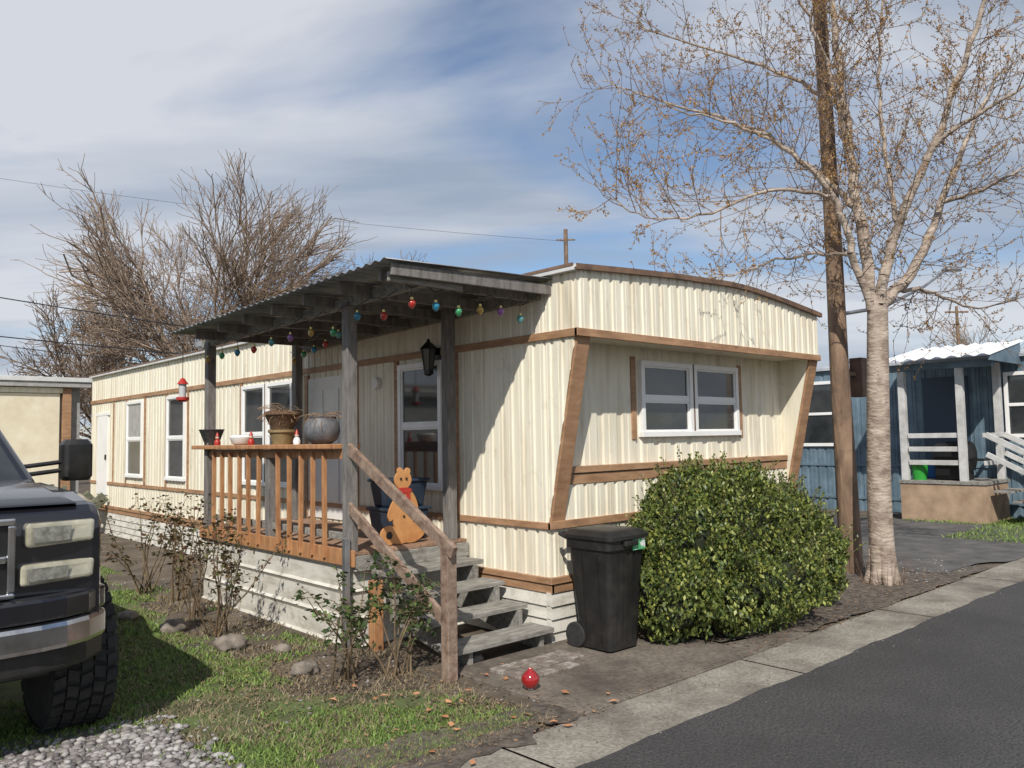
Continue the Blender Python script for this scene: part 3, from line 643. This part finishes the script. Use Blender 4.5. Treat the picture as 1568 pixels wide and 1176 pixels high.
def neartree():
    random.seed(99)
    e=empty('budding_tree');B=np.array([9.15,3.96])
    def P(u,z,v): q=B+RT*u+FW*v;return Vector((q[0],q[1],z))
    thick=[];thin=[];buds=[]
    limbs=[([(0,0,0),(.01,.15,0),(.0,.9,0),(.03,1.85,0),(.06,2.6,0),(.08,3.1,0)],.145,.11),
     ([(.05,3.05,0),(-.05,4.3,.1),(-.1,5.6,.25),(-.16,7.0,.3),(-.2,8.2,.3)],.075,.018),
     ([(.08,3.05,0),(.31,3.98,-.1),(.64,4.85,-.3),(1.08,6.1,-.5),(1.37,7.2,-.6)],.065,.014),
     ([(.1,3.1,0),(.64,3.6,.2),(1.08,4.4,.4),(1.58,5.3,.6),(2.1,6.2,.8)],.07,.014),
     ([(.04,2.98,0),(-.23,3.7,-.1),(-.45,4.34,-.2),(-1.04,4.85,-.35),(-1.62,5.07,-.5),(-2.3,5.2,-.6)],.05,.006),
     ([(-.05,4.27,.1),(-.6,4.93,.3),(-1.26,5.44,.5),(-2.13,5.76,.6),(-2.9,6.1,.7)],.035,.005),
     ([(-.09,5.07,.2),(-.38,5.95,0),(-.75,6.7,-.2),(-1.2,7.4,-.3)],.03,.008),
     ([(.31,3.98,-.1),(.24,5.07,.0),(.35,6.17,.2),(.5,7.2,.3)],.032,.008),
     ([(-.45,4.34,-.2),(-1.26,4.3,-.5),(-1.99,4.0,-.8),(-2.7,3.9,-1.0),(-3.1,4.1,-1.1)],.022,.004),
     ([(.35,3.3,.1),(.93,3.35,.5),(1.58,3.2,.8),(2.3,3.3,1.)],.028,.005),
     ([(-.1,5.5,.2),(-.8,6.1,.5),(-1.7,6.6,.8),(-2.5,7.0,1.)],.028,.005),
     ([(1.08,4.4,.4),(1.5,4.5,.1),(2.1,4.9,-.1)],.028,.006),([(.64,4.85,-.3),(1.2,5.2,-.7),(1.9,5.6,-1.0)],.028,.006),
     ([(-.23,3.7,-.1),(-.8,3.75,.3),(-1.5,3.6,.6),(-2.2,3.6,.8)],.02,.004)]
    def bud(p,d):
        for _ in range(random.choice((1,1,2,3))):
            buds.append((p+rnd(.012),random.uniform(.007,.014)))
    def twig(p,d,L,r,l):
        k=4;q=p
        for j in range(k):
            d=(d+rnd(.11)+Vector((0,0,.05 if l<1 else .10))).normalized();w=q+d*L/k
            thin.append((tuple(q),tuple(w),max(r*(1-.7*j/k),.0026),max(r*(1-.7*(j+1)/k),.0026)))
            if l<2 and (l==0 or random.random()<.5):
                s=d.cross(rnd(1)).normalized();twig(w,(d*.9+s*.8).normalized(),L*random.uniform(.35,.65),r*.55,l+1)
            if random.random()<.75: bud(w,d)
            q=w
        bud(q,d)
    for li,(pts,r0,r1) in enumerate(limbs):
        W_=[P(*p) for p in pts]
        fine=[]
        for i in range(len(W_)-1):
            a=W_[max(i-1,0)];b=W_[i];c=W_[i+1];d=W_[min(i+2,len(W_)-1)]
            for s in range(6):
                t=s/6;fine.append(.5*((2*b)+(c-a)*t+(2*a-5*b+4*c-d)*t*t+(3*b-a-3*c+d)*t**3)+(rnd(.014) if li else Vector()))
        fine.append(W_[-1])
        thick+= polyline([tuple(p) for p in fine],r0,r1)
        if li==0: continue
        tl=sum((fine[i+1]-fine[i]).length for i in range(len(fine)-1))
        n=int(tl*8)
        for i in range(n):
            t=.1+.9*i/n;ii=min(int(t*(len(fine)-1)),len(fine)-2);p=fine[ii].lerp(fine[ii+1],t*(len(fine)-1)-ii);d=(fine[ii+1]-fine[ii]).normalized()
            s=d.cross(rnd(1)).normalized();twig(p,(d*random.uniform(.4,.9)+s).normalized(),random.uniform(.4,1.15)*(1.15-.4*t),.0065,0)
    barkm=M('pale_bark',(.24,.185,.145),(.46,.38,.31),.85,4,.9,14,(1,1,2.5),c3=(.36,.29,.23),dirt=((.13,.09,.065),7,.52,.68,.75))
    tubes('trunk_and_limbs',thick,barkm,e,10);tubes('twigs',thin,M('twig_bark',(.13,.09,.065),(.27,.19,.135),.85,6),e,3)
    for i in range(7):
        a=6.28*i/7+.3;tubes('root_flare',polyline([(9.15+.05*math.cos(a),3.96+.05*math.sin(a),.42),(9.15+.10*math.cos(a),3.96+.10*math.sin(a),.15),(9.15+.17*math.cos(a),3.96+.17*math.sin(a),-.02)],.09,.05),barkm,e,8)
    V=[];F=[]
    for p,s in buds:
        t=rnd(1).normalized();u=t.cross(rnd(1)).normalized();w=t.cross(u);b=len(V)
        V+=[p-t*s*1.4,p+u*s*.6,p+t*s*1.4,p-u*s*.6,p+w*s*.6,p-w*s*.6];F+=[(b,b+1,b+2,b+3),(b,b+4,b+2,b+5)]
    mesh('buds',V,F,M('bud',(.26,.14,.05),(.55,.34,.12),.7,island=True,lo=0,hi=1),e)
    sk=[]
    for i in range(40):
        a=random.uniform(0,6.28);p=(9.15+.2*math.cos(a),3.96+.2*math.sin(a),0);sk.append((p,(p[0]+.1*math.cos(a),p[1]+.1*math.sin(a),random.uniform(.1,.35)),.003,.0015))
    tubes('suckers',sk,brownrail,e,3)
neartree()
up=empty('utility_pole')
pm=M('pole_wood',(.12,.075,.05),(.3,.2,.13),.85,5,.9,14,(1.5,1.5,.25),c3=(.2,.13,.085),dirt=((.07,.05,.035),4,.5,.7,.6))
def Q(u,z,v=0): q=np.array([9.62,4.53])+RT*u+FW*v;return (q[0],q[1],z)
tubes('pole',polyline([Q(.0,-.05),Q(-.02,1.2),Q(-.045,2.4),Q(-.05,4.0),Q(-.07,5.6),Q(-.12,8.5)],.135,.075),pm,up,16)
tubes('lamp_arm',polyline([Q(.05,3.15,.1),Q(.8,3.3,.6),Q(1.6,3.65,1.1),Q(2.2,3.98,1.6)],.025,.018),steel,up,8)
beam('lamp_head',Q(2.15,3.97,1.55),Q(2.5,4.02,1.85),.14,.06,steel,up,b=.03)
c=Q(.24,2.42,.12)
box('meter_box',c[0]-.08,c[0]+.08,c[1]-.08,c[1]+.08,2.12,2.6,M('rusty_metal',(.12,.07,.045),(.2,.12,.08),.7,6),up,.01)
beam('meter_box_bracket',Q(.0,2.4,.02),Q(.22,2.4,.1),.05,.05,pm,up)
dp=empty('distant_utility_pole')
q=site(4.2,60,0);tubes('pole',[(q,(q[0],q[1],17.2),.2,.15)],pm,dp,8)
beam('crossarm',site(3.5,60,16.4),site(4.9,60,16.4),.1,.1,pm,dp)
dp=empty('distant_utility_pole')
q=site(38.8,70,0);tubes('pole',[(q,(q[0],q[1],12.4),.17,.12)],pm,dp,8);beam('crossarm',site(37.8,70,11.9),site(39.8,70,11.9),.15,.15,pm,dp)
wr=empty('power_lines')
wl=[]
def wire(a,b,sag,r):
    a=Vector(a);b=Vector(b);P_=[]
    for i in range(25):
        t=i/24;p=a.lerp(b,t);p.z-=4*sag*t*(1-t);P_.append(tuple(p))
    wl.extend(polyline(P_,r,r))
wire(site(-24,25,7.9),site(-5,19,4.0),.1,.015)
wire(site(-24,25,6.2),site(-5,19,3.5),.1,.015)
wire(site(-24,30,6.2),site(-8,24,3.8),.1,.013)
wire(site(-60,60,26),site(4.2,60,16.3),1.0,.012)
tubes('wires',wl,blackmetal,wr,4)
# ------------------------------------------------------------------ shed at far left
sh=empty('storage_shed')
stucco=M('grey_stucco',(.28,.27,.26),(.38,.37,.36),.9,8,.3,40)
cream=M('cream_panel',(.66,.58,.42),(.76,.69,.54),.6,3)
Y0=18.6
box('wall',-6,4.75,Y0,Y0+5,0,2.98,stucco,sh)
box('roof_slab',-6.2,4.95,Y0-.25,Y0+5.2,2.99,3.08,homeroof,sh)
box('fascia',-6.2,4.9,Y0-.22,Y0-.18,2.88,2.985,stucco,sh)
box('sliding_door',3.25,4.35,Y0-.08,Y0-.01,.3,2.75,cream,sh)
for x in(3.02,4.4): box('door_post',x,x+.16,Y0-.12,Y0-.01,0,2.87,brown,sh)
box('door_header',3.18,4.4,Y0-.11,Y0-.01,2.76,2.87,siding,sh)
box('door_handle',3.32,3.35,Y0-.11,Y0-.08,1.3,1.5,blackmetal,sh)
st=empty('back_steps')
gw=M('mossy_wood',(.08,.09,.06),(.2,.2,.14),.85,8)
for i in range(4): box('step',4.0+.16*i-.05,4.0+.16*i+.14,16.6,17.5,.14+.15*i,.18+.15*i,gw,st)
for y in(16.6,17.5): beam('stair_stringer',(3.95,y,.05),(4.7,y,.72),.04,.2,gw,st);beam('stair_post',(4.0,y,0),(4.0,y,.95),.07,.07,gw,st,up=(1,0,0))
# ------------------------------------------------------------------ blue neighbour home
bh=empty('blue_mobile_home')
blue=M('blue_siding',(.085,.13,.165),(.15,.215,.265),.55,3)
bx=17.3
ribs('side_wall',3.0,20,lambda u,z,d:(bx-d,u,z),lambda u:0,lambda u:3.05,blue,bh,.2,.02)
ribs('front_wall',bx,21.4,lambda u,z,d:(u,3.0-d,z),lambda u:0,lambda u:3.05+.2*(1-((u-19.35)/2.05)**2),blue,bh,.2,.02)
V=[];F=[]
for i in range(13):
    x=bx-.1+4.3*i/12;z=3.05+.22*(1-((x-19.35)/2.15)**2);V+=[(x,2.85,z),(x,20,z),(x,2.85,z+.06),(x,20,z+.06)]
for i in range(12): a=4*i;F+=[(a,a+1,a+5,a+4),(a+2,a+6,a+7,a+3),(a,a+4,a+6,a+2),(a+1,a+3,a+7,a+5)]
F+=[(0,2,3,1)]
mesh('roof',V,F,M('blue_grey_roof',(.3,.33,.36),(.45,.47,.5),.5,3),bh)
def bwin(y0,y1,z0,z1):
    box('window_glass',bx-.045,bx-.02,y0,y1,z0,z1,glass,bh)
    for a,b,c,d in((y0-.07,y0,z0-.07,z1+.07),(y1,y1+.07,z0-.07,z1+.07),(y0,y1,z1,z1+.07),(y0,y1,z0-.07,z0),(y0,y1,(z0+z1)/2-.03,(z0+z1)/2+.03)): box('window_frame',bx-.07,bx-.015,a,b,c,d,white,bh)
bwin(8.35,9.2,1.45,2.75);bwin(4.5,4.95,1.6,2.7)
for z in(.95,.25): box('belt_trim',bx-.04,bx-.0,3,20,z,z+.06,blue,bh)
box('door',bx-.05,bx-.01,5.65,6.5,.75,2.75,M('dark_blue_door',(.03,.05,.08),None,.5),bh)
np_=empty('neighbour_porch')
wp=M('painted_white_wood',(.42,.41,.39),(.6,.59,.57),.6,5)
tan=M('tan_plywood',(.3,.2,.13),(.42,.3,.2),.8,4)
box('deck',15.9,17.24,5.0,6.5,.70,.76,greywoodh,np_)
box('deck_skirt',15.92,15.96,5.02,6.48,0,.695,tan,np_);box('deck_skirt_side',15.97,17.2,5.02,5.06,0,.69,tan,np_)
for y in(5.3,6.32): box('post',15.9,16.02,y,y+.12,.76,2.95,wp,np_)
box('post',17.0,17.12,5.02,5.14,.76,2.95,wp,np_)
V=[];F=[];ny=80
for i in range(ny+1):
    y=4.7+2.0*i/ny;dz=.02*math.sin(2*math.pi*y/.25);V+=[(15.5,y,3.0+dz),(17.5,y,3.38+dz)]
for i in range(ny): F.append((2*i,2*i+1,2*i+3,2*i+2))
mesh('roof',V,F,M('white_metal_roof',(.7,.7,.7),(.8,.8,.8),.4,3),np_)
box('roof_beam',15.88,16.04,4.8,6.6,2.82,2.95,blue,np_)
extr('roof_gable',[(15.6,2.9),(17.3,2.9),(17.3,3.33),(15.6,3.0)],'y',4.72,4.76,blue,np_)
for z in(1.05,1.3,1.55): box('rail',15.93,15.97,5.42,6.3,z,z+.09,wp,np_)
for z in(1.05,1.55): box('rail_front',16.0,17.2,5.0,5.04,z,z+.08,wp,np_)
for i in range(4): box('step',16.1,17.0,4.65-.3*i,4.95-.3*i,.56-.17*i,.6-.17*i,greywoodh,np_)
for x in(16.05,17.05):
    beam('stair_rail',(x,5.0,1.6),(x,3.8,.95),.05,.1,wp,np_);beam('stair_rail_low',(x,5.0,1.25),(x,3.8,.6),.05,.09,wp,np_);box('stair_post',x-.05,x+.05,3.76,3.86,0,1.0,wp,np_)
    for yy in(4.4,): beam('stair_baluster',(x,yy,.3),(x,yy,1.25),.05,.05,wp,np_,up=(1,0,0))
bench=empty('wood_bench')
box('seat',15.3,16.6,3.1,3.5,.38,.44,greywoodh,bench);box('leg',15.4,15.5,3.15,3.45,0,.38,greywoodh,bench);box('leg',16.4,16.5,3.15,3.45,0,.38,greywoodh,bench)
gr=empty('barbecue_grill')
box('cart',16.2,16.6,5.4,5.95,.76,1.2,blackmetal,gr,.02)
lathe('lid',(16.4,5.65,1.2),[(.26,-.3),(.28,-.26),(.28,.26),(.26,.3)],blackmetal,gr,24,'y')
box('side_shelf',16.25,16.55,5.12,5.4,1.12,1.16,blackmetal,gr)
gp=empty('green_bucket');lathe('bucket',(16.15,6.2,.76),[(.12,0),(.15,.3),(.14,.3)],M('green_plastic',(.03,.3,.04),None,.4),gp)
gp=empty('blue_storage_bin');box('bin',16.7,17.15,5.9,6.4,.76,1.05,M('blue_plastic',(.02,.12,.35),None,.4),gp,.03);box('lid',16.67,17.18,5.87,6.43,1.05,1.1,white,gp,.01)
fh=empty('distant_house')
box('walls',27,40,9,16,0,2.9,blue,fh);extr('roof',[(8.5,2.9),(12.5,4.1),(16.5,2.9)],'x',26.7,40.3,M('grey_shingles',(.2,.2,.2),(.3,.3,.3),.8,8),fh)
box('window',28.5,29.5,8.95,9.0,1.2,2.2,glass,fh)
fh=empty('distant_house')
box('walls',-18,-2,30,36,0,3,stucco,fh);extr('roof',[(29.5,3),(33,4.4),(36.5,3)],'x',-18.5,-1.5,M('brown_shingles',(.12,.1,.08),(.2,.17,.14),.8,8),fh)
# ------------------------------------------------------------------ pickup truck
tk=empty('pickup_truck')
paint=M('dark_paint',(.006,.006,.009),(.011,.010,.013),.28,3,coat=1)
chrome=M('chrome',(.7,.7,.71),(.45,.43,.41),.16,6,metal=1)
lens=M('headlight_lens',(.24,.225,.165),(.46,.43,.33),.1,7,coat=1)
refl=M('headlight_reflector',(.6,.58,.5),(.3,.29,.25),.25,30,metal=.8)
tl=-.53;trr=1.41
yc=5.62;R_=.44
def archpts(c,r,z0,n=12):
    return [(c-r*math.cos(math.pi*i/n),z0+r*math.sin(math.pi*i/n)) for i in range(n+1)]
lower=[(4.98,.7)]+archpts(yc,.52,.68)+[(6.35,.62),(8.6,.62)]+archpts(9.35,.52,.66)+[(10.5,.7)]
upper=[(10.55,1.35),(8.35,1.38),(8.3,1.40),(6.35,1.44),(6.2,1.45),(5.4,1.42),(5.08,1.37),(4.99,1.28)]
extr('body',lower+upper,'x',tl,trr,paint,tk,.06)
box('inner_chassis',tl+.25,trr-.25,5.05,10.3,.45,.95,blackmetal,tk)
cr=[[(tl+.06,6.2,1.42),(trr-.06,6.2,1.42),(trr-.06,8.3,1.38),(tl+.06,8.3,1.38)],[(tl+.25,6.95,1.98),(trr-.25,6.95,1.98),(trr-.25,8.15,1.98),(tl+.25,8.15,1.98)]]
V=cr[0]+cr[1]
bev(mesh('cab',V,BF,paint,tk),.04,3)
def quad(n,p,m): return mesh(n,p,[(0,1,2,3)],m,tk)
quad('windshield',[(tl+.16,6.235,1.47),(trr-.16,6.235,1.47),(trr-.31,6.89,1.945),(tl+.31,6.89,1.945)],glass)
for sx,e_ in((tl+.055,-1),(trr-.055,1)):
    quad('side_glass',[(sx-e_*.01,6.55,1.48),(sx-e_*.01,8.1,1.48),(sx-e_*.16,8.05,1.93),(sx-e_*.16,7.05,1.93)],glass)
tubes('wiper',polyline([(.1,6.2,1.475),(.7,6.3,1.53),(1.0,6.42,1.60)],.01,.008),blackmetal,tk,4)
loft('hood',[[(tl+.12,5.06,1.37),(trr-.12,5.06,1.37),(trr-.06,6.2,1.44),(tl+.06,6.2,1.44)],[(tl+.2,5.12,1.41),(trr-.2,5.12,1.41),(trr-.14,6.18,1.475),(tl+.14,6.18,1.475)]],paint,tk)
gl=2*.44-.93;grt=.93
box('grille_recess',gl,grt,4.93,5.0,.93,1.30,blackmetal,tk)
tubes('grille_mesh',[((gl+.02+i*.06,4.925,.95),(gl+.02+i*.06+.12,4.925,1.28),.006,.006) for i in range(14)]+[((gl+.14+i*.06,4.925,.95),(gl+.02+i*.06,4.925,1.28),.006,.006) for i in range(14)],M('grille_plastic',(.05,.05,.052),None,.3),tk,4)
for a,b,c,d in((gl-.03,grt+.03,1.285,1.32),(gl-.03,grt+.03,.905,.935),(gl-.03,gl+.01,.935,1.285),(grt-.01,grt+.03,.935,1.285),(gl+.01,grt-.01,1.09,1.13)): box('grille_chrome',a,b,4.90,4.96,c,d,chrome,tk,.01)
for s in(1,-1):
    def mx_(x): return x if s==1 else .88-x
    for z0,z1,xa in((1.155,1.285,1.01),(.955,1.07,.985)):
        p=[(xa,4.915,z0),(1.35,4.955,z0+.012),(1.365,4.975,z1),(xa,4.92,z1)]
        p=[(mx_(a),b,c) for a,b,c in p];q=[(a,b+.12,c) for a,b,c in p]
        o=mesh('headlight',p+q,[(0,1,2,3),(7,6,5,4),(0,4,5,1),(1,5,6,2),(2,6,7,3),(3,7,4,0)],lens,tk);recalc(o);bev(o,.022,3)
        w_=(1.30-xa)
        o=mesh('reflector',[(mx_(xa+.03),4.911,z0+.025),(mx_(xa+.03+w_*.62),4.932,z0+.03),(mx_(xa+.03+w_*.66),4.936,z1-.022),(mx_(xa+.03),4.914,z1-.022)],[(0,1,2,3)],refl,tk);recalc(o)
def bump(name,z0,z1,off,m,bw=.02):
    xs=np.linspace(tl-.04,trr+.04,17)
    f_=[(x,4.80+off+.26*abs((x-.44)/1.01)**6) for x in xs]
    return extr(name,f_+[(x,y+.12) for x,y in reversed(f_)],'z',z0,z1,m,tk,bw)
bump('bumper_top',.775,.90,.02,paint);bump('bumper_chrome',.62,.772,0,chrome,.03);bump('bumper_valance',.50,.63,.06,black)
def wheel(x0,y,out):
    w=.36
    lathe('tyre',(x0,y,R_),[(.25,0.0),(.38,.0),(.425,.03),(.43,.06),(.43,w-.06),(.425,w-.03),(.38,w),(.25,w)],rubber,tk,48,'x')
    lathe('rim',(x0,y,R_),[(.05,w-.09),(.2,w-.07),(.24,w-.02),(.255,w-.01)]if out>0 else[(.255,.01),(.24,.02),(.2,.07),(.05,.09)],steel,tk,24,'x')
    V=[];F=[];n=30
    for i in range(n):
        for j in range(5):
            a=2*math.pi*(i+.5*(j%2))/n;da=2*math.pi/n*.34;xa=x0+.008+j*.069;xb=xa+.058;sk=(1 if j%2 else -1)*da*.5
            b=len(V)
            for rr in(.425,.452):
                for (xx,aa) in((xa,a-da),(xb,a-da+sk),(xb,a+da+sk),(xa,a+da)): V.append((xx,y+rr*math.cos(aa),R_+rr*math.sin(aa)))
            F+=[tuple(b+k for k in f) for f in BF]
    mesh('tread_blocks',V,F,rubber,tk)
for y in(yc,9.35):
    wheel(1.21,y,1);wheel(.88-1.21-.36,y,-1)
for s in(1,-1):
    X=(lambda x:x) if s==1 else (lambda x:.88-x)
    a,b=sorted((X(1.56),X(1.76)))
    loft('mirror_housing',[ring(a+.02,b-.02,6.52,6.66,1.44,.03),ring(a,b,6.5,6.68,1.47,.04),ring(a,b,6.5,6.68,1.70,.04),ring(a+.03,b-.03,6.53,6.66,1.74,.03)],black,tk)
    for z in(1.52,1.58): tubes('mirror_arm',[((X(1.33),6.6,z-.03),(X(1.6),6.6,z),.016,.016)],black,tk,8)
